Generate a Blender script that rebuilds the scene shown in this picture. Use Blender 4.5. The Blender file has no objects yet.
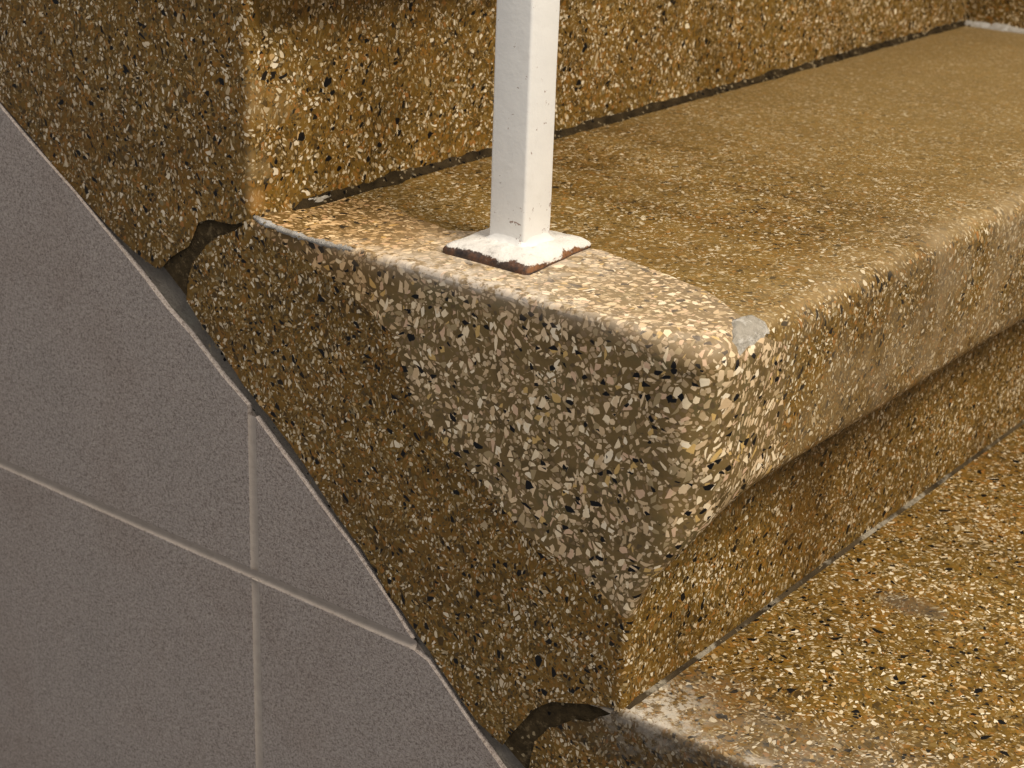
import bpy, bmesh, math, random
from mathutils import Vector, Matrix, noise as mnoise
from mathutils.geometry import tessellate_polygon

random.seed(7)
CM = 0.01
col = bpy.context.scene.collection
R3 = math.radians

# ------------------------------------------------------------------ helpers
def nz(x, y=0.0, z=0.0):
    return mnoise.noise(Vector((x, y, z)))

def lerp_tab(tab, x):
    if x <= tab[0][0]:
        return tab[0][1]
    for (a, b), (c, d) in zip(tab, tab[1:]):
        if x <= c:
            return b + (d - b) * (x - a) / max(1e-6, c - a)
    return tab[-1][1]

def smooth(t):
    t = max(0.0, min(1.0, t))
    return t * t * (3 - 2 * t)

def mesh_obj(name, verts, faces, mat, parent=None, smooth_faces=True, flat_from=None):
    """verts are in centimetres, world axes"""
    me = bpy.data.meshes.new(name)
    me.from_pydata([(v[0] * CM, v[1] * CM, v[2] * CM) for v in verts], [], faces)
    me.update()
    for i, p in enumerate(me.polygons):
        p.use_smooth = smooth_faces and (flat_from is None or i < flat_from)
    o = bpy.data.objects.new(name, me)
    col.objects.link(o)
    if mat:
        me.materials.append(mat)
    if parent:
        o.parent = parent
        o.matrix_parent_inverse = Matrix.Translation(-parent.location)
    return o

def bm_obj(name, bm, mat, parent=None, smooth_faces=False):
    me = bpy.data.meshes.new(name)
    bmesh.ops.scale(bm, vec=(CM, CM, CM), verts=bm.verts)
    bm.normal_update()
    bm.to_mesh(me)
    bm.free()
    for p in me.polygons:
        p.use_smooth = smooth_faces
    o = bpy.data.objects.new(name, me)
    col.objects.link(o)
    if mat:
        me.materials.append(mat)
    if parent:
        o.parent = parent
        o.matrix_parent_inverse = Matrix.Translation(-parent.location)
    return o

def thing(name, label, cat, loc):
    o = bpy.data.objects.new(name, None)
    o.empty_display_size = 0.05
    col.objects.link(o)
    o.location = loc
    o['label'] = label
    o['category'] = cat
    return o

def tri_poly(pts):
    """triangles of a simple polygon of (x, z) points"""
    tris = [tuple(t) for t in tessellate_polygon([[Vector((p[0], p[1], 0)) for p in pts]])]
    ar = lambda q: sum(q[i - 1][0] * q[i][1] - q[i][0] * q[i - 1][1] for i in range(len(q))) / 2
    got = sum(abs(ar([pts[i] for i in t])) for t in tris)
    if abs(got - abs(ar(pts))) > .01 * abs(ar(pts)):
        print('POLY MISMATCH', len(pts), got, ar(pts))
    return tris

# ------------------------------------------------------------------ node helper
class NT:
    def __init__(self, name):
        self.mat = bpy.data.materials.new(name)
        self.mat.use_nodes = True
        self.t = self.mat.node_tree
        self.t.nodes.clear()
        self.out = self.n('ShaderNodeOutputMaterial')
        self.bsdf = self.n('ShaderNodeBsdfPrincipled')
        self.t.links.new(self.bsdf.outputs[0], self.out.inputs[0])
        tc = self.n('ShaderNodeTexCoord')
        vm = self.n('ShaderNodeVectorMath'); vm.operation = 'SCALE'
        self.t.links.new(tc.outputs['Object'], vm.inputs[0])
        vm.inputs['Scale'].default_value = 100.0
        self.P = vm.outputs[0]                   # local position in centimetres
    def n(self, ty):
        return self.t.nodes.new(ty)
    def put(self, sock, v):
        if isinstance(v, bpy.types.NodeSocket):
            self.t.links.new(v, sock)
        elif isinstance(v, (tuple, list)):
            if len(sock.default_value) == 4 and len(v) == 3:
                v = (*v, 1)
            sock.default_value = v
        else:
            sock.default_value = v
    def math(self, op, a, b=0.0, c=None, clamp=False):
        m = self.n('ShaderNodeMath'); m.operation = op; m.use_clamp = clamp
        self.put(m.inputs[0], a); self.put(m.inputs[1], b)
        if c is not None:
            self.put(m.inputs[2], c)
        return m.outputs[0]
    def vmath(self, op, a, b):
        m = self.n('ShaderNodeVectorMath'); m.operation = op
        self.put(m.inputs[0], a); self.put(m.inputs[1], b)
        return m.outputs['Value' if op in ('LENGTH', 'DISTANCE', 'DOT_PRODUCT') else 'Vector']
    def mix(self, f, a, b, blend='MIX'):
        m = self.n('ShaderNodeMix'); m.data_type = 'RGBA'; m.blend_type = blend
        self.put(m.inputs[0], f); self.put(m.inputs[6], a); self.put(m.inputs[7], b)
        return m.outputs[2]
    def noise(self, scale, detail=3.0, rough=0.55, vec=None, offs=0.0, colour=False):
        t = self.n('ShaderNodeTexNoise')
        t.inputs['Scale'].default_value = scale
        t.inputs['Detail'].default_value = detail
        t.inputs['Roughness'].default_value = rough
        v = vec or self.P
        if offs:
            v = self.vmath('ADD', v, (offs, offs * 1.7, offs * 0.6))
        self.put(t.inputs['Vector'], v)
        return t.outputs[1 if colour else 0]
    def step(self, v, lo, hi, a=0.0, b=1.0):
        m = self.n('ShaderNodeMapRange'); m.interpolation_type = 'SMOOTHSTEP'
        self.put(m.inputs[0], v); self.put(m.inputs[1], lo); self.put(m.inputs[2], hi)
        self.put(m.inputs[3], a); self.put(m.inputs[4], b)
        return m.outputs[0]
    def ramp(self, f, stops, interp='CONSTANT'):
        r = self.n('ShaderNodeValToRGB')
        cr = r.color_ramp; cr.interpolation = interp
        while len(cr.elements) < len(stops):
            cr.elements.new(0.5)
        for e, (p, c) in zip(cr.elements, stops):
            e.position = p; e.color = (*c, 1)
        self.put(r.inputs[0], f)
        return r.outputs[0]
    def sep(self, v):
        s = self.n('ShaderNodeSeparateXYZ'); self.put(s.inputs[0], v)
        return s.outputs
    def bump(self, h, strength=0.3, dist=0.001):
        b = self.n('ShaderNodeBump')
        b.inputs['Strength'].default_value = strength
        b.inputs['Distance'].default_value = dist
        self.put(b.inputs['Height'], h)
        self.t.links.new(b.outputs[0], self.bsdf.inputs['Normal'])
    def chips(self, base, scale, stretch, density, t0, tr, stops, offs, vec, soft=0.03, dens_mod=None):
        """one layer of angular stone chips cut through the solid: returns colour, mask"""
        ro = self.n('ShaderNodeVectorRotate'); ro.rotation_type = 'EULER_XYZ'
        self.put(ro.inputs['Vector'], vec)
        ro.inputs['Rotation'].default_value = (offs * 1.9, offs * .83, offs * 1.37)
        v = self.vmath('ADD', self.vmath('MULTIPLY', ro.outputs[0], stretch), (offs, -offs * .7, offs * 1.3))
        a = self.n('ShaderNodeTexVoronoi'); a.feature = 'DISTANCE_TO_EDGE'
        b = self.n('ShaderNodeTexVoronoi'); b.feature = 'F1'
        for q in (a, b):
            q.inputs['Scale'].default_value = scale
            q.inputs['Randomness'].default_value = 1.0
            self.put(q.inputs['Vector'], v)
        s = self.n('ShaderNodeSeparateColor'); self.put(s.inputs[0], b.outputs['Color'])
        thr = self.math('MULTIPLY_ADD', s.outputs[2], tr, t0)
        m = self.step(self.math('SUBTRACT', a.outputs['Distance'], thr), 0.0, soft)
        d = density if dens_mod is None else self.math('MULTIPLY', density, dens_mod)
        on = self.math('LESS_THAN', s.outputs[1], d)
        m = self.math('MULTIPLY', m, on)
        c = self.ramp(s.outputs[0], stops)
        return self.mix(m, base, c), m

def S(r, g, b):                                  # sRGB 0..255 to linear
    f = lambda u: (u / 255 / 12.92) if u / 255 <= 0.04045 else ((u / 255 + 0.055) / 1.055) ** 2.4
    return (f(r), f(g), f(b))

BLACK = (0.006, 0.006, 0.007)
# ------------------------------------------------------------------ materials
def fine_terrazzo(name, ochre=0.5, dirt_shade=None, size=1.0):
    k = NT(name)
    P = k.P
    nse = k.noise(0.6, 2, 0.5, colour=True)
    warp = k.vmath('ADD', P, k.vmath('MULTIPLY', k.vmath('SUBTRACT', nse, (.5, .5, .5)), (1.0, 1.0, 1.0)))
    matrix = k.ramp(k.noise(1.3, 5, 0.7), [(0.30, (.062, .037, .010)), (0.46, (.155, .092, .018)),
                                           (0.58, (.210, .121, .021)), (0.72, (.140, .094, .026))], 'EASE')
    oc = k.step(k.noise(0.2, 4, 0.65, offs=31), 0.42, 0.68, 0, ochre)
    matrix = k.mix(oc, matrix, (.29, .146, .026))
    fine_c = [(0, (.31, .215, .085)), (.2, (.46, .36, .20)), (.34, (.075, .048, .017)), (.54, (.22, .145, .05)),
              (.66, (.27, .145, .036)), (.78, (.10, .074, .036)), (.93, (.54, .46, .31))]
    med_c = [(0, (.70, .60, .43)), (.26, (.54, .43, .27)), (.46, (.80, .72, .56)), (.64, (.40, .32, .20)),
             (.76, (.36, .17, .045)), (.84, (.24, .19, .10)), (.92, (.58, .40, .19))]
    aggr = [(0, (.30, .150, .028)), (.2, (.19, .112, .026)), (.38, (.085, .050, .014)), (.56, (.25, .165, .050)),
            (.72, (.28, .140, .030)), (.86, (.13, .085, .028))]
    matrix, m0 = k.chips(matrix, 2.9 / size, (1.1, .9, 1), .50, .03, .12, aggr, 71.3, warp, .07)
    c, m1 = k.chips(matrix, 8.2 / size, (1.2, 1, .9), .58, .03, .10, fine_c, 3.1, warp, .06)
    dm = k.step(k.noise(0.25, 2, .5, offs=9), .3, .7, .6, 1.35)
    c, m2 = k.chips(c, 5.5 / size, (1.3, .9, .9), .27, .05, .14, med_c, 11.7, warp, .05, dm)
    c, m3 = k.chips(c, 3.8 / size, (1.25, 1, .8), .17, .08, .17, med_c, 27.3, warp, .04, dm)
    c, m4 = k.chips(c, 2.9 / size, (1.3, .9, .85), .075, .10, .14, [(0, BLACK), (.8, (.014, .011, .008))], 41.9, warp, .04)
    c, m5 = k.chips(c, 4.6 / size, (1.1, 1.1, .8), .06, .06, .12, [(0, BLACK), (.6, (.02, .015, .010))], 53.3, warp, .04)
    # worn soiling
    so = k.step(k.noise(0.15, 5, 0.65, vec=k.vmath('MULTIPLY', P, (.55, 1, 1)), offs=70), .40, .66, 0, .6)
    c = k.mix(so, c, k.mix(1, c, (.60, .57, .55), 'MULTIPLY'))
    if dirt_shade:
        c = dirt_shade(k, c)
    # shade of the stair's open side, multiplied into the colour
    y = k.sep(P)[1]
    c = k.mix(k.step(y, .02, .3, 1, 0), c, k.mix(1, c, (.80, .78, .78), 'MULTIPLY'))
    k.put(k.bsdf.inputs['Base Color'], c)
    k.bsdf.inputs['Roughness'].default_value = .5
    k.bsdf.inputs['Specular IOR Level'].default_value = .2
    hm = k.math('ADD', k.math('MULTIPLY', m3, .25), k.noise(2.2, 4, .6))
    k.bump(hm, .25, .0012)
    return k.mat

def coarse_terrazzo(name):
    k = NT(name)
    P = k.P
    nse = k.noise(0.4, 2, 0.5, colour=True)
    warp = k.vmath('ADD', P, k.vmath('MULTIPLY', k.vmath('SUBTRACT', nse, (.5, .5, .5)), (.9, .9, .9)))
    matrix = k.ramp(k.noise(0.5, 4, 0.6), [(0.3, (.10, .068, .027)), (0.5, (.190, .128, .050)), (0.7, (.150, .115, .050))], 'EASE')
    pale = [(0, (.74, .57, .37)), (.22, (.62, .46, .28)), (.38, (.84, .70, .49)), (.52, (.48, .36, .21)),
            (.64, (.66, .46, .31)), (.74, (.38, .29, .16)), (.86, (.60, .41, .16)), (.92, (.86, .75, .57))]
    fine = [(0, (.46, .34, .21)), (.3, (.22, .15, .08)), (.5, (.60, .47, .31)), (.7, (.34, .23, .12)), (.85, (.13, .09, .045))]
    c, m1 = k.chips(matrix, 5.4, (1.3, .9, .85), .55, .04, .12, fine, 5.3, warp, .04)
    c, m2 = k.chips(c, 3.4, (1.5, .8, .85), .46, .06, .16, pale, 13.1, warp, .03)
    c, m3 = k.chips(c, 2.6, (.7, 1.35, 1.1), .25, .09, .18, pale, 21.4, warp, .03)
    c, m3 = k.chips(c, 2.35, (1.55, .85, .75), .30, .09, .18, pale, 29.9, warp, .03)
    c, m4 = k.chips(c, 2.4, (1.4, 1, .75), .09, .09, .16, [(0, BLACK)], 47.0, warp, .03)
    c, m5 = k.chips(c, 3.4, (1.0, 1.2, .8), .05, .08, .12, [(0, BLACK)], 87.0, warp, .03)
    x, y, z = k.sep(P)
    # whitish paint and cement smears along the front arris and around the post foot
    near = k.math('MULTIPLY', k.step(z, -.5, -.2), k.step(y, .2, 1.9, 1, 0))
    along = k.math('MULTIPLY', k.step(x, 4.0, 6.5), k.step(x, 13, 21, 1, .25))
    sm = k.math('MULTIPLY', k.math('MULTIPLY', near, along), k.step(k.noise(1.6, 5, .75, offs=5), .44, .54))
    c = k.mix(k.math('MULTIPLY', sm, .7), c, (.80, .74, .66))
    dd = k.vmath('DISTANCE', P, (11.8, 4.6, 0))
    halo = k.math('MULTIPLY', k.step(dd, 2.5, 6.5, 1, 0), k.step(k.noise(1.4, 5, .7, offs=15), .42, .56))
    halo = k.math('MULTIPLY', halo, k.step(z, -.6, -.1))
    c = k.mix(k.math('MULTIPLY', halo, .5), c, (.66, .59, .50))
    top = k.math('MULTIPLY', k.step(z, -1.2, -.3), k.step(x, 1, 9))
    c = k.mix(k.math('MULTIPLY', top, .22), c, (.68, .54, .40))
    # left end of the top reads browner
    c = k.mix(k.math('MULTIPLY', k.step(x, 6, 10, 1, 0), .5), c, k.mix(1, c, (.92, .72, .42), 'MULTIPLY'))
    c = k.mix(k.step(y, .02, .3, 1, 0), c, k.mix(1, c, (.80, .80, .82), 'MULTIPLY'))  # open-side shade darkened into the chip colours as well
    k.put(k.bsdf.inputs['Base Color'], c)
    k.bsdf.inputs['Roughness'].default_value = .5
    k.bsdf.inputs['Specular IOR Level'].default_value = .2
    k.bump(k.math('ADD', k.math('MULTIPLY', m3, .3), k.noise(1.6, 4, .6)), .25, .0012)
    return k.mat

def cement(name, a, b, white=(.6, .58, .54), wamt=0.3, scale=1.2, lo=.52, rough=.85, grit=.06):
    k = NT(name)
    c = k.ramp(k.noise(scale, 5, .65), [(.3, a), (.7, b)], 'LINEAR')
    w = k.step(k.noise(scale * .8, 5, .7, offs=17), lo, lo + .12, 0, wamt)
    c = k.mix(w, c, white)
    c, m = k.chips(c, 5.0, (1, 1, 1), grit, .05, .1, [(0, (.3, .24, .15)), (.6, BLACK)], 61, k.P)
    k.put(k.bsdf.inputs['Base Color'], c)
    k.bsdf.inputs['Roughness'].default_value = rough
    k.bsdf.inputs['Specular IOR Level'].default_value = .1
    k.bump(k.noise(5, 5, .7), .8, .003)
    return k.mat

def tile_mat():
    k = NT('taupe stoneware tile')
    c = k.ramp(k.noise(.12, 5, .65), [(.3, (.312, .264, .242)), (.5, (.358, .316, .298)), (.7, (.330, .296, .281))], 'LINEAR')
    c = k.mix(k.step(k.noise(6.5, 4, .8), .47, .56, 0, .5), c, (.15, .125, .105))
    c = k.mix(k.step(k.noise(5.2, 4, .8, offs=7), .50, .60, 0, .34), c, (.50, .45, .40))
    c = k.mix(k.step(k.noise(11, 2, .7, offs=3), .54, .61, 0, .6), c, (.09, .062, .052))
    k.put(k.bsdf.inputs['Base Color'], c)
    k.bsdf.inputs['Roughness'].default_value = .6
    k.bsdf.inputs['Specular IOR Level'].default_value = .3
    k.bump(k.noise(6, 5, .75), .45, .0015)
    return k.mat

def grout_mat():
    k = NT('pale grout')
    c = k.ramp(k.noise(1.5, 4, .6), [(.3, (.345, .298, .262)), (.7, (.43, .375, .332))], 'LINEAR')
    k.put(k.bsdf.inputs['Base Color'], c)
    k.bsdf.inputs['Roughness'].default_value = .8
    k.bump(k.noise(9, 4, .7), .3, .001)
    return k.mat

def paint_mat(name='chipped white paint'):
    k = NT(name)
    c = k.ramp(k.noise(.5, 4, .6), [(.3, (.72, .715, .705)), (.7, (.78, .772, .755))], 'LINEAR')
    x, y, z = k.sep(k.P)
    low = k.step(z, .8, 7, 1, .0)
    thr = k.math('MULTIPLY_ADD', low, -.03, .66)
    sp = k.math('SUBTRACT', k.noise(2.6, 5, .72, offs=2), thr)
    c = k.mix(k.step(sp, 0, .03, 0, .85), c, (.22, .13, .10))
    g = k.step(k.noise(.8, 5, .7, offs=40), .55, .75, 0, .22)
    c = k.mix(g, c, (.52, .49, .45))
    k.put(k.bsdf.inputs['Base Color'], c)
    k.bsdf.inputs['Roughness'].default_value = .42
    k.bump(k.math('ADD', k.noise(1.6, 3, .6), k.math('MULTIPLY', k.noise(6, 3, .6), .3)), .12, .0018)
    return k.mat

def plate_mat():
    k = NT('rusting painted steel plate')
    x, y, z = k.sep(k.P)
    geo = k.n('ShaderNodeNewGeometry')
    n = k.sep(geo.outputs['Normal'])
    paint = k.ramp(k.noise(1, 4, .6), [(.3, (.70, .675, .64)), (.7, (.80, .78, .75))], 'LINEAR')
    paint = k.mix(k.step(k.noise(1.4, 6, .75, offs=50), .55, .66, 0, .55), paint, (.36, .34, .32))
    rust = k.ramp(k.noise(1.6, 5, .7, offs=3), [(.34, (.028, .022, .024)), (.50, (.075, .048, .038)), (.60, (.13, .062, .034)), (.72, (.20, .16, .14))], 'LINEAR')
    orange = k.ramp(k.noise(2.2, 5, .7, offs=6), [(.35, (.10, .045, .022)), (.55, (.27, .125, .05)), (.7, (.16, .09, .06))], 'LINEAR')
    rust = k.mix(k.math('MULTIPLY', k.step(n[0], .3, .7), k.step(z, .08, .16)), rust, orange)
    side = k.step(n[2], .35, .97, 1, 0)
    lowz = k.step(z, .05, .20, 1, 0)
    f = k.math('ADD', k.math('MULTIPLY', side, .205), k.math('MULTIPLY', lowz, .22))
    f = k.math('ADD', f, k.math('MULTIPLY', k.step(y, 2.2, 3.2, 1, 0), k.math('MULTIPLY', k.step(n[2], .8, 1.0, 1, .25), .13)))
    f = k.math('ADD', f, k.noise(.9, 6, .75, offs=21))
    m = k.step(f, .655, .72)
    c = k.mix(m, paint, rust)
    k.put(k.bsdf.inputs['Base Color'], c)
    k.bsdf.inputs['Roughness'].default_value = .55
    k.bump(k.math('SUBTRACT', k.noise(3, 5, .7), m), .5, .0025)
    return k.mat

def plaster_mat():
    k = NT('off white plaster')
    c = k.ramp(k.noise(.1, 4, .6), [(.3, (.55, .51, .44)), (.7, (.62, .58, .50))], 'LINEAR')
    k.put(k.bsdf.inputs['Base Color'], c)
    k.bsdf.inputs['Roughness'].default_value = .9
    return k.mat

def dirt_shade_middle(k, c):
    x, y, z = k.sep(k.P)
    # worn, low contrast tread; a darker zone crosses its middle
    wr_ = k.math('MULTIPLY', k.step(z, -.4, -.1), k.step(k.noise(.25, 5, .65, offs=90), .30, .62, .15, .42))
    mid_dark = k.math('MULTIPLY', k.step(y, 7, 16), k.step(k.math('MULTIPLY_ADD', x, .45, y), 24, 40, 1, 0))
    mid_dark = k.math('MULTIPLY', mid_dark, k.step(k.noise(.22, 4, .6, vec=k.vmath('MULTIPLY', k.P, (.5, 1, 1)), offs=95), .36, .56))
    wr_ = k.math('MULTIPLY', wr_, k.math('MULTIPLY_ADD', mid_dark, -.8, 1.0))
    c = k.mix(k.math('MULTIPLY', mid_dark, .8), c, k.mix(1, c, (.74, .70, .66), 'MULTIPLY'))
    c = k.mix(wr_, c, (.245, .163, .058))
    # grey dusty wear over the far part of the tread
    tr = k.step(z, -.6, -.1)
    far = k.math('MULTIPLY', k.step(y, 14, 60, 0, .55), tr)
    c = k.mix(far, c, (.30, .215, .095))
    # pale wear along the nosing edge
    e = k.math('MULTIPLY', k.step(x, 20, 24.6, 0, .32), tr)
    c = k.mix(k.math('MULTIPLY', e, k.step(k.noise(.5, 4, .6, offs=12), .35, .6, .3, 1)), c, (.40, .30, .17))
    # nosing front: greyer, dustier
    fr = k.math('MULTIPLY', k.step(x, 23.0, 24.4), k.step(z, -9, -7))
    fr = k.math('MULTIPLY', fr, k.step(y, 4, 20, .25, .5))
    c = k.mix(k.math('MULTIPLY', fr, k.step(k.noise(.3, 4, .6, offs=22), .3, .7)), c, (.34, .26, .16))
    # shade under the nosing, painted into the colour as a dark band
    nosing_shade = k.math('MULTIPLY', k.step(x, 21.7, 24, 1, 0), k.math('MULTIPLY', k.step(z, -12.5, -8.5), k.step(z, -7.0, -6.5, 1, 0)))
    nosing_shade = k.math('MULTIPLY', nosing_shade, k.step(y, .6, 2.5))
    c = k.mix(k.math('MULTIPLY', nosing_shade, .35), c, (.07, .05, .022))
    return c

def dirt_lower(k, c):
    x, y, z = k.sep(k.P)
    nn = k.noise(.35, 5, .65, offs=33)
    top = k.step(z, -18.2, -17.5)
    # grey cement film at the open end
    d = k.math('MULTIPLY_ADD', nn, 9.0, k.math('MULTIPLY_ADD', y, -.85, k.math('MULTIPLY', k.math('SUBTRACT', x, 26), .15)))
    g = k.math('MULTIPLY', k.math('MULTIPLY', k.step(d, -1.0, 4.0), top), k.step(k.noise(2.4, 5, .75, offs=44), .38, .58, .35, 1.1))
    c = k.mix(k.math('MULTIPLY', g, .42), c, (.27, .235, .19))
    w = k.math('MULTIPLY', k.step(k.vmath('DISTANCE', P_ := k.P, (22.4, 1.2, -17)), .6, 3.4, 1, 0), k.step(k.noise(2.0, 5, .75, offs=8), .46, .56))
    c = k.mix(k.math('MULTIPLY', w, .7), c, (.60, .56, .49))
    w2 = k.math('MULTIPLY', k.step(y, .3, 1.2, 1, 0), k.math('MULTIPLY', k.step(k.noise(1.2, 5, .7, offs=28), .48, .6), top))
    c = k.mix(k.math('MULTIPLY', w2, .6), c, (.58, .54, .48))
    # oily dark band along the side below the edge
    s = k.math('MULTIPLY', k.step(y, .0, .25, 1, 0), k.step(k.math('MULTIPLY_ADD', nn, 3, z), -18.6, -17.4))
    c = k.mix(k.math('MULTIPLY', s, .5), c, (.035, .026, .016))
    # a small grey scuff
    e = k.vmath('LENGTH', k.vmath('MULTIPLY', k.vmath('SUBTRACT', k.P, (26.8, 16.7, -17)), (.45, .9, 0)), (0, 0, 0))
    e = k.math('MULTIPLY_ADD', k.noise(.9, 4, .6), 1.0, e)
    c = k.mix(k.math('MULTIPLY', k.step(e, .9, 1.6, 1, 0), .55), c, (.10, .085, .07))
    return c

def dirt_upper(k, c):
    x, y, z = k.sep(k.P)
    # pale scuffed corner of the riser
    s = k.math('MULTIPLY', k.step(k.noise(.6, 4, .6, offs=4), .40, .62), k.math('MULTIPLY', k.step(x, -.5, -.02), k.step(y, .1, 4.0, .5, 0)))
    s = k.math('MULTIPLY', s, k.step(z, 4.5, 7.5, 1, 0))
    c = k.mix(s, c, (.34, .25, .13))
    # bare orange aggregate low on the corner
    e = k.step(k.vmath('DISTANCE', k.P, (0, .4, .9)), .2, .8, .6, 0)
    c = k.mix(e, c, (.40, .22, .07))
    return c

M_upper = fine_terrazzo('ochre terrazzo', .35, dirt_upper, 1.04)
M_mid = fine_terrazzo('ochre terrazzo worn', .3, dirt_shade_middle)
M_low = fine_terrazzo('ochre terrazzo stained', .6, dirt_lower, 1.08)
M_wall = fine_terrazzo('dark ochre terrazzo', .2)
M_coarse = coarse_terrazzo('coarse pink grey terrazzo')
M_mortar = cement('dark brown mortar', (.034, .024, .012), (.085, .060, .030), (.20, .15, .085), .6, 2.6, .54, .9, .03)
M_bead = cement('pale cement', (.34, .31, .27), (.50, .48, .45), (.66, .66, .66), .6, .9, .5, .85, .03)
M_joint = cement('grimy joint filler', (.016, .011, .006), (.085, .060, .030), (.36, .32, .25), .7, .9, .60, .85, .14)
M_joint2 = cement('pale joint filler', (.035, .025, .014), (.14, .105, .062), (.50, .45, .36), .85, .35, .50)
M_patch = cement('grey cement patch', (.36, .33, .28), (.50, .46, .40), (.66, .63, .58), .8, 2.2, .5, .85, .02)
M_gap = cement('grey gap filler', (.15, .135, .118), (.24, .22, .195), (.22, .22, .19), .4, .8)
M_tile = tile_mat()
M_grout = grout_mat()
M_paint = paint_mat()
M_plate = plate_mat()
M_plaster = plaster_mat()

# ------------------------------------------------------------------ traced outlines (cm, in the plane of the stair's open side)
STONE = [(-48.0, 25.5), (-22.6, 5.57), (-17.54, 2.29), (-15.66, 1.17), (-14.05, 0.0), (-12.22, -1.09), (-10.2, -2.27),
         (-8.41, -3.17), (-6.63, -3.75), (-4.7, -4.73), (-3.43, -6.0), (-2.16, -6.9), (-0.71, -8.3), (0.99, -9.44),
         (3.19, -11.18), (5.2, -13.12), (6.99, -14.49), (8.55, -16.23), (9.29, -16.69), (10.71, -17.91), (12.24, -19.31),
         (13.93, -20.75), (15.42, -21.33), (16.6, -21.77), (18.6, -23.6), (22.0, -26.2), (28.0, -31.0), (37.2, -38.3), (60, -56.3)]
TILE = [(-60, 34.6), (-24.0, 6.4), (-17.82, 2.35), (-15.95, 1.12), (-14.31, 0.13), (-12.48, -0.96), (-10.68, -2.19), (-8.91, -3.35),
        (-7.61, -4.24), (-5.88, -5.53), (-4.17, -6.55), (-2.05, -8.11), (-0.32, -9.17), (0.31, -9.75), (2.75, -11.6),
        (4.35, -12.88), (6.31, -14.33), (8.28, -16.06), (9.9, -17.65), (11.92, -19.37), (13.46, -20.75), (15.44, -22.39),
        (22, -27.4), (37.2, -39.4), (60, -57.4)]
CLOW = [(-6.3, -3.70), (-5.52, -2.95), (-4.24, -2.18), (-3.54, -0.89), (-2.81, -0.52), (-1.71, -0.49), (-0.94, -0.38), (-0.3, -0.02)]
BSH = [(-4.55, -4.8), (-4.31, -3.64), (-4.06, -3.06), (-3.62, -2.49), (-3.25, -2.02), (-2.56, -1.53), (-2.07, -1.19), (-1.1, -0.77), (-0.79, -0.49), (-0.3, -0.1)]
BLOW = [(15.42, -21.33), (15.82, -20.64), (16.45, -19.7), (17.13, -18.7), (18.02, -18.03), (19.23, -17.59), (20.52, -17.21), (21.45, -16.95)]
ASH = [(16.9, -22.1), (17.21, -20.36), (17.93, -19.34), (19.23, -18.44), (20.06, -18.19), (20.8, -17.59), (21.4, -17.08)]
ZB = [(0.15, -0.45), (1.6, -0.75), (3.09, -1.0), (4.5, -1.5), (5.52, -1.9), (7.2, -2.6), (8.7, -3.5), (9.2, -4.8), (9.67, -6.17), (10.6, -6.9),
      (11.41, -7.57), (13.12, -8.48), (14.6, -9.5), (15.93, -10.42), (17.0, -10.7), (18.08, -11.11), (20.17, -11.79)]
YB_TREAD = [(-0.5, 3.2), (0.0, 5.6), (1.0, 6.5), (1.88, 6.6), (4.5, 5.6), (7.38, 5.0), (10.5, 6.6), (14.22, 7.3), (17.5, 6.6), (20.48, 5.67), (23.2, 4.0), (24.8, 3.4)]
YB_FRONT = [(-14.0, .40), (-12.6, .45), (-11.0, .9), (-9.0, 1.9), (-7.6, 3.0), (-6.9, 4.2), (-6.3, 6.2), (-3.75, 5.8), (-1.6, 5.6), (-.9, 4.2), (0, 3.4)]
W = 77.0

def below(tab, x):
    return lerp_tab(tab, x)

# ------------------------------------------------------------------ step section
def section(w, nd=0.0):
    """points (x, z, code) of the step's section; w=0 at the open end, 1 inside"""
    def seg(a, b, n):
        return [(a[0] + (b[0] - a[0]) * i / n, a[1] + (b[1] - a[1]) * i / n) for i in range(n)]
    def arc(c, r, a0, a1, n):
        return [(c[0] + r * math.cos(R3(a0 + (a1 - a0) * i / n)), c[1] + r * math.sin(R3(a0 + (a1 - a0) * i / n))) for i in range(n)]
    r1 = 1.0
    inn = seg((-3, 0), (24.8 - r1, 0), 56) + arc((24.8 - r1, -r1), r1, 90, 0, 10) + seg((24.8, -r1), (24.7, nd - 6.4), 14)
    inn += arc((23.8, nd - 6.5), .9, 0, -90, 8) + seg((23.8, nd - 7.4), (22.3, nd - 7.7), 4) + arc((22.3, nd - 8.4), .7, 90, 180, 6)
    inn += seg((21.6, nd - 8.4), (21.6, -17.3), 20) + [(21.6, -17.3)]
    r0 = 1.3
    end = seg((-3, 0), (24.8 - r0, 0), 56) + arc((24.8 - r0, -r0), r0, 90, 0, 10) + seg((24.8, -r0), (24.75, -5.2), 14)
    k = [(24.75, -5.2), (24.6, -6.6), (24.2, -8.0), (23.6, -9.1), (22.9, -10.1), (22.3, -10.9), (21.9, -11.7), (21.65, -12.6), (21.6, -13.2)]
    nrem = 8 + 4 + 6
    for i in range(nrem):
        u = i / nrem * (len(k) - 1); j = int(u); f = u - j
        end.append((k[j][0] + (k[j + 1][0] - k[j][0]) * f, k[j][1] + (k[j + 1][1] - k[j][1]) * f))
    end += seg((21.6, -13.2), (21.6, -17.3), 20) + [(21.6, -17.3)]
    return [(a[0] + (b[0] - a[0]) * w, a[1] + (b[1] - a[1]) * w) for a, b in zip(end, inn)]

SEC_END = section(0.0)
NS = len(SEC_END)

def normals2(pts):
    out = []
    for i in range(len(pts)):
        a = pts[max(0, i - 1)]; b = pts[min(len(pts) - 1, i + 1)]
        tx, tz = b[0] - a[0], b[1] - a[1]
        l = math.hypot(tx, tz) or 1
        out.append((-tz / l, tx / l))            # outward for a section walked from tread to riser
    return out

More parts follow.
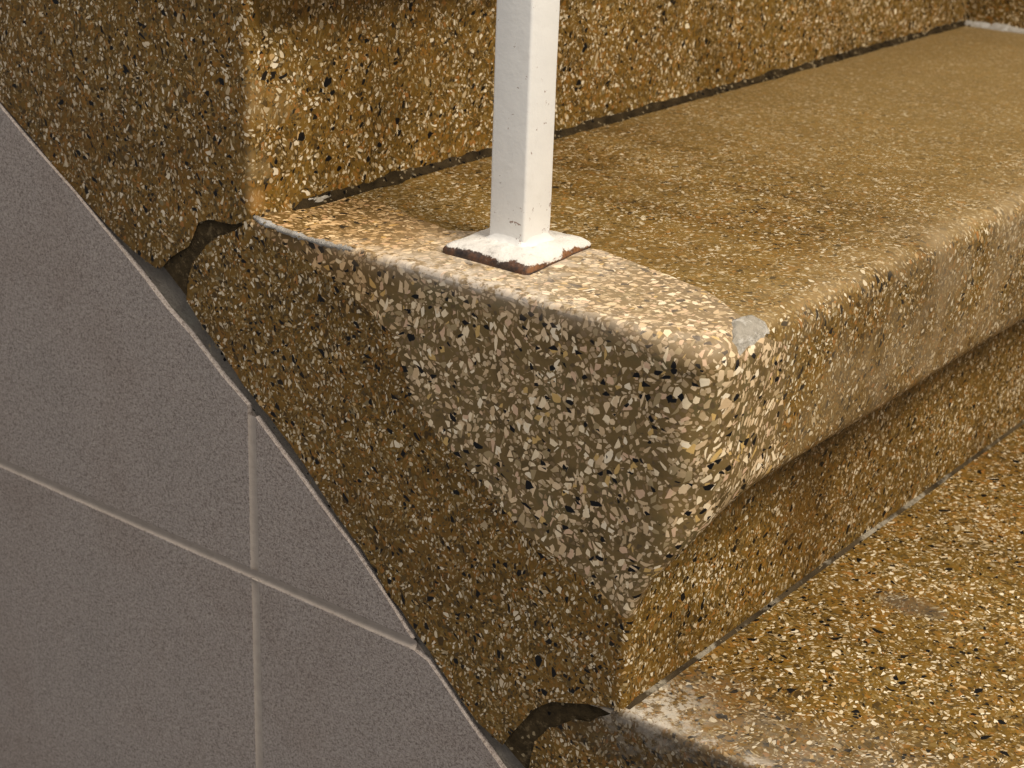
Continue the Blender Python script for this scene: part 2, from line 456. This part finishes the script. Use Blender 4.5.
def radius(i, seed, r_tread):
    x, z = SEC_END[i]
    n = nz(i * .31, seed) * .5 + nz(i * .9, seed + 5) * .35
    if z > -0.05:
        r = r_tread + smooth((x - 19) / 5) * 1.1
        amp = .12
    elif z > -6:
        r = r_tread + 1.1 + smooth(-z / 3) * .7
        amp = .15
    else:
        r = (r_tread + 1.8) * (1 - smooth((-z - 6) / 6)) + .35
        amp = .10
    return max(.12, r + amp * n)

def make_step(x0, z0, mat, parent, seed, split=None, r_tread=.45, cove=True):
    """split: object material for the repaired end, or None"""
    n1, n2 = 22, 20
    ts = [(j / n1) ** 1.7 for j in range(n1 + 1)] + [1 + (j / n2) ** 1.4 for j in range(1, n2 + 1)]
    nr = len(ts)
    verts = []
    rad = [radius(i, seed, r_tread) for i in range(NS)]
    if not cove:
        rad = [min(q, .42 + .06 * nz(i * .5, seed)) for i, q in enumerate(rad)]
    ybs = []
    for i, (x, z) in enumerate(SEC_END):
        yb = lerp_tab(YB_TREAD, x) if z > -.02 else lerp_tab(YB_FRONT, z)
        if not split:
            yb = 5.0
        ybs.append(max(.45, yb + .22 * nz(i * .5, 3.3) + .12 * nz(i * 1.3, 8.1)))
    secs = {}
    for j, t in enumerate(ts):
        for i in range(NS):
            y = ybs[i] * t if t <= 1 else ybs[i] + (W - ybs[i]) * (t - 1)
            w = smooth(y / 5.5) if cove else 1.0
            q = round(w, 3)
            if q not in secs:
                s = section(q, 0.0 if cove else 1.2)
                secs[q] = (s, normals2(s))
            s, nn = secs[q]
            r = rad[i]
            d = r - math.sqrt(max(0, r * r - (r - y) ** 2)) if y < r else 0.0
            wear = .10 * nz(s[i][0] * .12 + x0, y * .10, s[i][1] * .12 + seed) * smooth(y / 3)
            verts.append((x0 + s[i][0] - nn[i][0] * (d - wear), y, z0 + s[i][1] - nn[i][1] * (d - wear)))
    row = lambda j, i: j * NS + i
    fa, fb = [], []
    for j in range(nr - 1):
        for i in range(NS - 1):
            f = (row(j, i), row(j + 1, i), row(j + 1, i + 1), row(j, i + 1))
            x, z = SEC_END[i]
            if split and j < n1 and x >= -.4 and z > -12.6:
                fb.append(f)
            else:
                fa.append(f)
    edge = [(verts[row(0, i)][0], verts[row(0, i)][2]) for i in range(NS)]    # the rim of the side face
    return verts, fa, fb, edge

def build(name, verts, faces, polys, mat, parent):
    """loft faces plus flat side polygons, in one mesh"""
    used = sorted({v for f in faces for v in f})
    mp = {v: i for i, v in enumerate(used)}
    vs = [verts[v] for v in used]
    fs = [tuple(mp[v] for v in f) for f in faces]
    nflat = len(fs)
    for pts in polys:
        b = len(vs)
        vs += [(p[0], 0.0, p[1]) for p in pts]
        for t in tri_poly(pts):
            a, c, d = (Vector((pts[q][0], pts[q][1], 0)) for q in t)
            t = tuple(t) if (c - a).cross(d - a).z > 0 else tuple(reversed(t))
            fs.append(tuple(b + q for q in t))
    o = mesh_obj(name, vs, fs, mat, parent, True, nflat)
    return o

def rough_line(pts, amp=.07, step=.35, seed=0.0):
    out = []
    for a, b in zip(pts, pts[1:]):
        n = max(1, int(math.hypot(b[0] - a[0], b[1] - a[1]) / step))
        for i in range(n):
            u = i / n
            x, z = a[0] + (b[0] - a[0]) * u, a[1] + (b[1] - a[1]) * u
            out.append((x + amp * nz(x * 1.6, z * 1.6, seed), z + amp * nz(x * 1.6, z * 1.6, seed + 9)))
    out.append(pts[-1])
    return out

stairs = thing('staircase', 'ochre terrazzo staircase with black and cream stone chips beside the grey tiled wall', 'staircase', (.10, .385, -.22))

# upper step
vs, fa, fb, edge = make_step(-21.6, 17.0, M_upper, stairs, 1.0, None, .35, False)
stone_u = [p for p in STONE if -30 < p[0] < -6.4]
side = [p for p in edge if p[1] > .15] + list(reversed((rough_line(CLOW[:-1], .11, .3) + [CLOW[-1]]))) + list(reversed(rough_line(stone_u + [(-6.45, -3.80)], .05)))[1:]
side = side + [(-24.6, 8.0)]
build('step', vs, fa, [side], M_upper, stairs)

# middle step and its repaired end
vs, fa, fb, edge = make_step(0, 0, M_mid, stairs, 2.0, True, .24)
i0 = next(i for i, p in enumerate(SEC_END) if p[0] >= -.4)
i1 = max(i for i, p in enumerate(SEC_END) if p[1] > -12.6) + 1
rim = edge[i0:i1 + 1]
zb = rough_line([rim[0]] + ZB[1:] + [rim[-1]], .16, .4, 4.0)
up = rim + list(reversed(zb))[1:-1]
bot = list(reversed(rough_line(BSH, .12, .25, 2))) + rough_line([(-4.5, -4.95)] + [p for p in STONE if -4.4 < p[0] < 15.3] + BLOW, .05, .4, 3)
low = list(reversed([p for p in edge[i1:] if p[1] > -16.9])) + list(reversed(zb))[1:] + bot[0:]
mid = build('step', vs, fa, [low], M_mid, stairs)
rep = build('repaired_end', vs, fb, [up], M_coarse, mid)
rep['label'] = 'coarse pinkish grey chipped repair of the step end'

# lower step
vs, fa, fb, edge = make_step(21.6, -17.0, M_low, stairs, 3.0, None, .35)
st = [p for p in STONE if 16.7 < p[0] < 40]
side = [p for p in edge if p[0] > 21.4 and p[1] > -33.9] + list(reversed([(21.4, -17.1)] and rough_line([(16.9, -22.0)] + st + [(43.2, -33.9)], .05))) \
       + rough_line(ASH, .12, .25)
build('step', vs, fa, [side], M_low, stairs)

# dark mortar in the two block joints
def plate_poly(name, pts, y0, y1, mat, parent):
    n = len(pts)
    v = [(p[0], y0, p[1]) for p in pts] + [(p[0], y1, p[1]) for p in pts]
    f = []
    for t in tri_poly(pts):
        a, c, d = (Vector((pts[q][0], pts[q][1], 0)) for q in t)
        t = tuple(t) if (c - a).cross(d - a).z > 0 else tuple(reversed(t))
        f.append(t)
    for i in range(n):
        j = (i + 1) % n
        f.append((i, j, n + j, n + i))
    return mesh_obj(name, v, f, mat, parent, False)

def widen(a, b):
    return a + list(reversed(b))
j1 = widen([(x - .15, z + .3) for x, z in CLOW], [(x + .35, z - .25) for x, z in BSH])
m1 = plate_poly('mortar_joint', j1, .09, .6, M_mortar, stairs)
m1['label'] = 'dark brown mortar between two step ends'
j2 = widen([(x - .3, z + .25) for x, z in BLOW], [(x + .35, z - .3) for x, z in ASH])
m2 = plate_poly('mortar_joint', j2, .09, .6, M_mortar, stairs)
m2['label'] = 'dark brown mortar between two step ends'

# filler line where a tread meets the riser behind it
def filler(x0, z0, y0, y1, h, mat, seed, gap=None):
    n = 160
    v, f = [], []
    for i in range(n + 1):
        y = y0 + (y1 - y0) * (i / n) ** 1.15
        a = h * (.75 + .5 * nz(y * .35, seed) + .35 * nz(y * 1.3, seed + 4))
        a = max(.10, a) * smooth((y - y0) / .8)
        b = max(.10, a * (.7 + .5 * nz(y * .6, seed + 8)))
        v += [(x0 - .15, y, z0 + a), (x0 + .10, y, z0 + a * .95), (x0 + .12 + b * .35, y, z0 + a * .4), (x0 + .12 + b, y, z0 + .05), (x0 + .12 + b, y, z0 - .15)]
    for i in range(n):
        for k in range(4):
            p = i * 5 + k
            f.append((p, p + 1, p + 6, p + 5))
    return mesh_obj('joint_filler', v, f, mat, stairs, True)
fl = filler(0, 0, 2.6, W, .50, M_joint, 11.0)
fl['label'] = 'dark grimy filler line along the back of the tread'
fl2 = filler(21.6, -17, .3, W, .13, M_joint2, 13.0)
fl2['label'] = 'pale filler line along the back of the tread'

# pale cement bead on the arris of the repaired end
def bead():
    path = [(-.35, .25, .10), (.6, .02, .02), (2.0, -.04, -.10), (3.5, -.05, -.16), (5.0, -.02, -.16), (6.2, .05, -.12), (7.2, .2, -.05)]
    n, m = 60, 8
    v, f = [], []
    for i in range(n + 1):
        u = i / n * (len(path) - 1); j = min(int(u), len(path) - 2); t = u - j
        c = [path[j][q] + (path[j + 1][q] - path[j][q]) * t for q in range(3)]
        r = .16 * (1 + .8 * nz(i * .35, 3) + .5 * nz(i * .9, 7)) * min(1, (i + .3) / 4, (n - i + .3) / 14)
        for k in range(m):
            a = 2 * math.pi * k / m
            v.append((c[0], c[1] + r * 1.05 * math.cos(a) + .12, c[2] + r * .8 * math.sin(a)))
    for i in range(n):
        for k in range(m):
            f.append((i * m + k, i * m + (k + 1) % m, (i + 1) * m + (k + 1) % m, (i + 1) * m + k))
    f += [tuple(reversed(range(m))), tuple(range(n * m, n * m + m))]
    return mesh_obj('cement_bead', v, f, M_bead, rep)
bd = bead()
bd['label'] = 'pale bluish cement smeared along the edge'

# bits of pale cement in the upper corner
def lump(cx, cy, cz, rx, ry, rz, seed, mat, parent, name):
    bm = bmesh.new()
    bmesh.ops.create_icosphere(bm, subdivisions=4, radius=1)
    for q in bm.verts:
        k = 1 + .35 * nz(q.co.x * 1.6 + seed, q.co.y * 1.6, q.co.z * 1.6) + .15 * nz(q.co.x * 5, q.co.y * 5 + seed, q.co.z * 5)
        q.co = Vector((cx + q.co.x * rx * k, cy + q.co.y * ry * k, cz + q.co.z * rz * k))
    return bm_obj(name, bm, mat, parent, True)
l1 = lump(.0, 4.5, .05, .26, 1.3, .28, 2.0, M_patch, stairs, 'cement_lump')
l1['label'] = 'pale cement lump in the corner of riser and tread'

# thin grey cement patch set in the front edge of the repaired end
def patch():
    out = [(23.5, 3.1), (23.6, 3.8), (23.75, 4.3), (24.3, 4.55), (24.74, 4.45), (24.74, 3.3), (24.72, 1.85), (24.4, 1.75), (24.0, 2.25)]
    def zt(x):
        xc = 24.8 - 1.1
        return 0 if x < xc else -1.1 + math.sqrt(max(0, 1.21 - (x - xc) ** 2))
    cx = sum(p[0] for p in out) / len(out); cy = sum(p[1] for p in out) / len(out)
    v, f = [(cx, cy, zt(cx) + .12)], []
    rings = 5
    n = 0
    pts = []
    for a, b in zip(out, out[1:] + out[:1]):
        for i in range(4):
            pts.append((a[0] + (b[0] - a[0]) * i / 4 + .05 * random.uniform(-1, 1), a[1] + (b[1] - a[1]) * i / 4 + .05 * random.uniform(-1, 1)))
    n = len(pts)
    for r in range(1, rings + 1):
        s = r / rings
        for p in pts:
            x, y = cx + (p[0] - cx) * s, cy + (p[1] - cy) * s
            v.append((x, y, zt(x) + (.12 if r < rings else -.12) + .03 * nz(x * 3, y * 3)))
    for i in range(n):
        f.append((0, 1 + i, 1 + (i + 1) % n))
    for r in range(rings - 1):
        for i in range(n):
            a, b = 1 + r * n + i, 1 + r * n + (i + 1) % n
            f.append((a, a + n, b + n, b))
    return mesh_obj('cement_patch', v, f, M_patch, rep)
pt = patch()
pt['label'] = 'thin pale grey cement chip on the front edge'

# ------------------------------------------------------------------ railing post
post = thing('railing_post', 'white painted square metal railing post with chipped rusty foot plate on the repaired step', 'railing', (.118, .047, 0))
def square_tube(cx, cy, z0, z1, a, r, ns=4, nz_=60):
    ring = []
    for sx, sy, a0 in ((1, 1, 0), (-1, 1, 90), (-1, -1, 180), (1, -1, 270)):
        for i in range(ns + 1):
            t = R3(a0 + 90 * i / ns)
            ring.append((cx + sx * (a - r) + r * math.cos(t), cy + sy * (a - r) + r * math.sin(t)))
    m = len(ring)
    v, f = [], []
    for j in range(nz_ + 1):
        z = z0 + (z1 - z0) * (j / nz_) ** 1.5
        for x, y in ring:
            k = .018 * nz(x * 1.2, y * 1.2, z * .35)
            v.append((x + k * (x - cx), y + k * (y - cy), z))
    for j in range(nz_):
        for i in range(m):
            f.append((j * m + i, j * m + (i + 1) % m, (j + 1) * m + (i + 1) % m, (j + 1) * m + i))
    f.append(tuple(range(nz_ * m, nz_ * m + m)))
    return v, f
PCX, PCY, PA = 11.78, 4.70, .97
v, f = square_tube(PCX, PCY, .5, 98, PA, .13)
mesh_obj('upright', v, f, M_paint, post)

def foot_plate():
    base = [(9.45, 2.15), (14.25, 2.12), (13.75, 7.45), (9.15, 7.05)]
    pts = []
    for i in range(4):
        p0, p, p1 = base[i - 1], base[i], base[(i + 1) % 4]
        def tow(a, b, d):
            l = math.hypot(b[0] - a[0], b[1] - a[1])
            return (a[0] + (b[0] - a[0]) * d / l, a[1] + (b[1] - a[1]) * d / l)
        a, b = tow(p, p0, .22), tow(p, p1, .22)
        pts += [a, ((a[0] + b[0] + p[0] * 1.2) / 3.2, (a[1] + b[1] + p[1] * 1.2) / 3.2), b]
    dense = []
    for a, b in zip(pts, pts[1:] + pts[:1]):
        n = max(1, int(math.hypot(b[0] - a[0], b[1] - a[1]) / .22))
        dense += [(a[0] + (b[0] - a[0]) * i / n, a[1] + (b[1] - a[1]) * i / n) for i in range(n)]
    cx, cy = PCX, PCY
    n = len(dense)
    rings = [(1.0, -.05), (1.0, .08), (1.0, .20), (.98, .29), (.945, .38), (.89, .47), (.80, .54), (.6, .60), (.45, .64), (.3, .66)]
    v, f = [], []
    for q, (s, z) in enumerate(rings):
        for x, y in dense:
            e = 1 + (.02 * nz(x * 1.5, y * 1.5, q * .3) + .010 * nz(x * 5, y * 5, q) if q > 0 else 0)
            v.append((cx + (x - cx) * s * e, cy + (y - cy) * s * e, z + (.05 * nz(x * 1.1, y * 1.1, 3) if 1 < q else 0)))
    for q in range(len(rings) - 1):
        for i in range(n):
            j = (i + 1) % n
            f.append((q * n + i, q * n + j, (q + 1) * n + j, (q + 1) * n + i))
    f.append(tuple(range((len(rings) - 1) * n, len(rings) * n)))
    return mesh_obj('foot_plate', v, f, M_plate, post)
fp = foot_plate()
fp['label'] = 'foot plate with flaking white paint and brown rust'

def weld():
    n = 72
    prof = [(.42, .50), (.24, .60), (.11, .70), (.03, .84), (-.03, 1.05)]
    v, f = [], []
    for q, (d, z) in enumerate(prof):
        for i in range(n):
            t = 2 * math.pi * i / n
            c, s = math.cos(t), math.sin(t)
            m = (abs(c) ** 7 + abs(s) ** 7) ** (1 / 7)
            k = (PA + d * (1 + .45 * nz(c * 2.2, s * 2.2, 4) + .25 * nz(c * 6, s * 6, q))) / m
            v.append((PCX + c * k, PCY + s * k, z + .08 * nz(c * 3, s * 3, 7)))
    for q in range(len(prof) - 1):
        for i in range(n):
            j = (i + 1) % n
            f.append((q * n + i, q * n + j, (q + 1) * n + j, (q + 1) * n + i))
    return mesh_obj('weld_seam', v, f, M_paint, post)
weld()

# ------------------------------------------------------------------ tiled wall under the stair
def tiled_wall():
    xs = [-60.1, -0.10, 59.9]
    zs = [-108.1, -78.1, -48.1, -18.1, 11.9, 41.9]
    g = .25
    bm = bmesh.new()
    for a, b in zip(xs, xs[1:]):
        for c, d in zip(zs, zs[1:]):
            x0, x1, z0, z1 = a + g, b - g, c + g, d - g
            smp = sorted({x0, x1} | {p[0] for p in TILE if x0 < p[0] < x1} | {x0 + (x1 - x0) * i / 60 for i in range(61)})
            top = []
            for x in smp:
                zz = below(TILE, x)
                zz = min(z1, zz)
                if zz > z0 + .02:
                    top.append((x, zz))
                else:
                    break
            if len(top) < 2:
                continue
            if top[-1][0] < x1 - 1e-3:           # the slanting edge crosses the bottom of this tile
                lo, hi = top[-1][0], x1
                for _ in range(40):
                    mid_ = (lo + hi) / 2
                    if below(TILE, mid_) > z0:
                        lo = mid_
                    else:
                        hi = mid_
                top.append((lo, z0))
            poly = [(x0, z0)] + ([(top[-1][0], z0)] if top[-1][1] > z0 + .01 else []) + list(reversed(top))
            fr = [bm.verts.new((p[0], -.15, p[1])) for p in poly]
            f = bm.faces.new(fr)
            ex = bmesh.ops.extrude_face_region(bm, geom=[f])
            bmesh.ops.translate(bm, vec=(0, .75, 0), verts=[e for e in ex['geom'] if isinstance(e, bmesh.types.BMVert)])
    bmesh.ops.recalc_face_normals(bm, faces=bm.faces)
    bm.normal_update()
    front = [e for e in bm.edges if all(abs(q.co.y + .15) < 1e-5 for q in e.verts) and len(e.link_faces) == 2]
    slant = lambda e: min(abs(e.verts[0].co.x - e.verts[1].co.x), abs(e.verts[0].co.z - e.verts[1].co.z)) > 1e-4
    bmesh.ops.bevel(bm, geom=[e for e in front if not slant(e)], offset=.24, segments=5, affect='EDGES', profile=.5, clamp_overlap=True)
    front = [e for e in bm.edges if all(abs(q.co.y + .15) < 1e-5 for q in e.verts) and len(e.link_faces) == 2 and slant(e)
             and any(f.normal.y > -.5 for f in e.link_faces)]
    bmesh.ops.bevel(bm, geom=front, offset=.06, segments=2, affect='EDGES', profile=.5, clamp_overlap=True)
    return bm_obj('wall_left', bm, M_tile)
wl = tiled_wall()
wl['kind'] = 'structure'
wl['label'] = 'taupe grey stoneware tiled wall below the stair'

def grout_bed():
    xs = [-60 + 120 * i / 200 for i in range(201)]
    pts = [(x, below(TILE, x) - .20) for x in xs]
    poly = [(-60, -108)] + [(60, -108)] + list(reversed(pts))
    v, f = [], []
    def cove(p, q, side, dp=.16):
        """hollow-struck joint from p to q; side is the in-plane direction across it"""
        m, n = 10, 40
        b = len(v)
        for i in range(n + 1):
            u = i / n
            for k in range(m + 1):
                t = -1 + 2 * k / m
                h = .29 * (1 + .06 * nz(u * 9, k * .1, p[0]))
                v.append((p[0] + (q[0] - p[0]) * u + side[0] * t * h, -.15 + dp * (1 - t * t) + .012 * nz(u * 30, t),
                          p[1] + (q[1] - p[1]) * u + side[1] * t * h))
        for i in range(n):
            for k in range(m):
                a = b + i * (m + 1) + k
                f.append((a, a + m + 1, a + m + 2, a + 1) if side[1] else (a, a + 1, a + m + 2, a + m + 1))
    def cross(z):                                # where the slanting edge meets a level
        lo, hi = -60.0, 60.0
        for _ in range(40):
            mid_ = (lo + hi) / 2
            lo, hi = (mid_, hi) if below(TILE, mid_) > z else (lo, mid_)
        return lo
    for z in (-78.1, -48.1, -18.1, 11.9):
        cove((-60, z), (cross(z) - .15, z), (0, 1))
    cove((-.1, -108), (-.1, -18.3), (1, 0), .07)
    cove((-.1, -17.9), (-.1, below(TILE, -.1) - .25), (1, 0), .07)
    b = len(v)
    v += [(p[0], .16, p[1]) for p in poly]
    for t in tri_poly(poly):
        f.append(tuple(b + q for q in t))
    return mesh_obj('grout', v, f, M_grout, wl)
gr = grout_bed()
gr['label'] = 'pale recessed grout lines'

def gap_strip():
    xs = [-60 + 120 * i / 240 for i in range(241)]
    v, f = [], []
    for x in xs:
        z = below(TILE, x)
        v += [(x, .18, z - .5), (x, .14 + .05 * nz(x * .8), z - .05), (x, .22, z + .45), (x, .28, z + 2.4)]
    for i in range(240):
        for k in range(3):
            p = i * 4 + k
            f.append((p, p + 4, p + 5, p + 1))
    return mesh_obj('trim_1', v, f, M_gap)
gp = gap_strip()
gp['kind'] = 'structure'
gp['label'] = 'grey filler strip between stair and tiled wall'

# ------------------------------------------------------------------ far side wall with stepped terrazzo skirting
pts = [(-46, 44), (-46, -60), (70, -60), (70, -10), (70, 200), (-46, 200)]
wr = plate_poly('wall_right', [(-60, -60), (70, -60), (70, 160), (-60, 160)], W + 1.2, W + 6, M_plaster, None)
wr['kind'] = 'structure'
sk = [(-46, 40)]
sk = [(-24.6, 30.5), (-24.6, 10), (-1, 10), (-1, -7), (20.6, -7), (20.6, -24), (48, -24), (48, -9.0), (24.5, -9.0), (24.5, 9), (2.9, 9), (2.9, 26), (-18, 26)]
sk = [(-24.6, 34), (-24.6, 8), (2.0, -8), (22, -26), (48, -34), (48, -8), (26, 8), (4, 26), (-6, 34)]
bs = plate_poly('baseboard_right', sk, W - .0, W + 1.3, M_wall, None)
bs['kind'] = 'structure'
# pale cement line along the foot of the skirting
def skirt_line():
    v, f = [], []
    n = 60
    for i in range(n + 1):
        x = .2 + 24.2 * i / n
        a = .30 * (1 + .5 * nz(x * .5, 2) + .4 * nz(x * 2, 6))
        v += [(x, W + .1, a + .15), (x, W - .15, a), (x, W - .25 - a, .04), (x, W - .25 - a, -.12)]
    for i in range(n):
        for k in range(3):
            p = i * 4 + k
            f.append((p, p + 1, p + 5, p + 4))
    return mesh_obj('joint_filler', v, f, M_bead, stairs)
skl = skirt_line()
skl['label'] = 'pale cement line at the far wall'

# ------------------------------------------------------------------ light
def area(name, loc, target, size, power, colour, sy=None):
    L = bpy.data.lights.new(name, 'AREA')
    L.energy = power; L.color = colour
    L.shape = 'RECTANGLE'; L.size = size; L.size_y = sy or size
    o = bpy.data.objects.new(name, L)
    col.objects.link(o)
    o.location = loc
    d = Vector(target) - Vector(loc)
    o.rotation_euler = d.to_track_quat('-Z', 'Y').to_euler()
    return o
area('ceiling_lamp', (1.6, -.25, 1.85), (.15, .25, -.05), .8, 66, (1.0, .90, .75))
area('side_fill', (-.1, -.8, 2.3), (.1, .1, -.05), .7, 13, (1.0, .95, .89))  # unseen fill light, added to brighten the stair side and tiled wall
wd = bpy.data.worlds.new('room')
bpy.context.scene.world = wd
wd.use_nodes = True
wd.node_tree.nodes['Background'].inputs[0].default_value = (1.0, .95, .90, 1)
wd.node_tree.nodes['Background'].inputs[1].default_value = .37

# ------------------------------------------------------------------ camera
cam = bpy.data.cameras.new('camera')
co = bpy.data.objects.new('camera', cam)
col.objects.link(co)
cam.sensor_width = 36
cam.lens = 1741.0 / 1024 * 36
Mw = Matrix.Rotation(R3(37.12), 3, 'Z') @ Matrix.Rotation(R3(68.6), 3, 'X') @ Matrix.Rotation(R3(2.08), 3, 'Z')
co.matrix_world = Matrix.Translation((.557, -.5349, .2235)) @ Mw.to_4x4()
cam.clip_start = .02
cam.dof.use_dof = True
cam.dof.focus_distance = .74
cam.dof.aperture_fstop = 24
sc = bpy.context.scene
sc.camera = co
sc.view_settings.view_transform = 'Standard'
sc.view_settings.look = 'None'
sc.view_settings.exposure = .03
sc.view_settings.gamma = .935
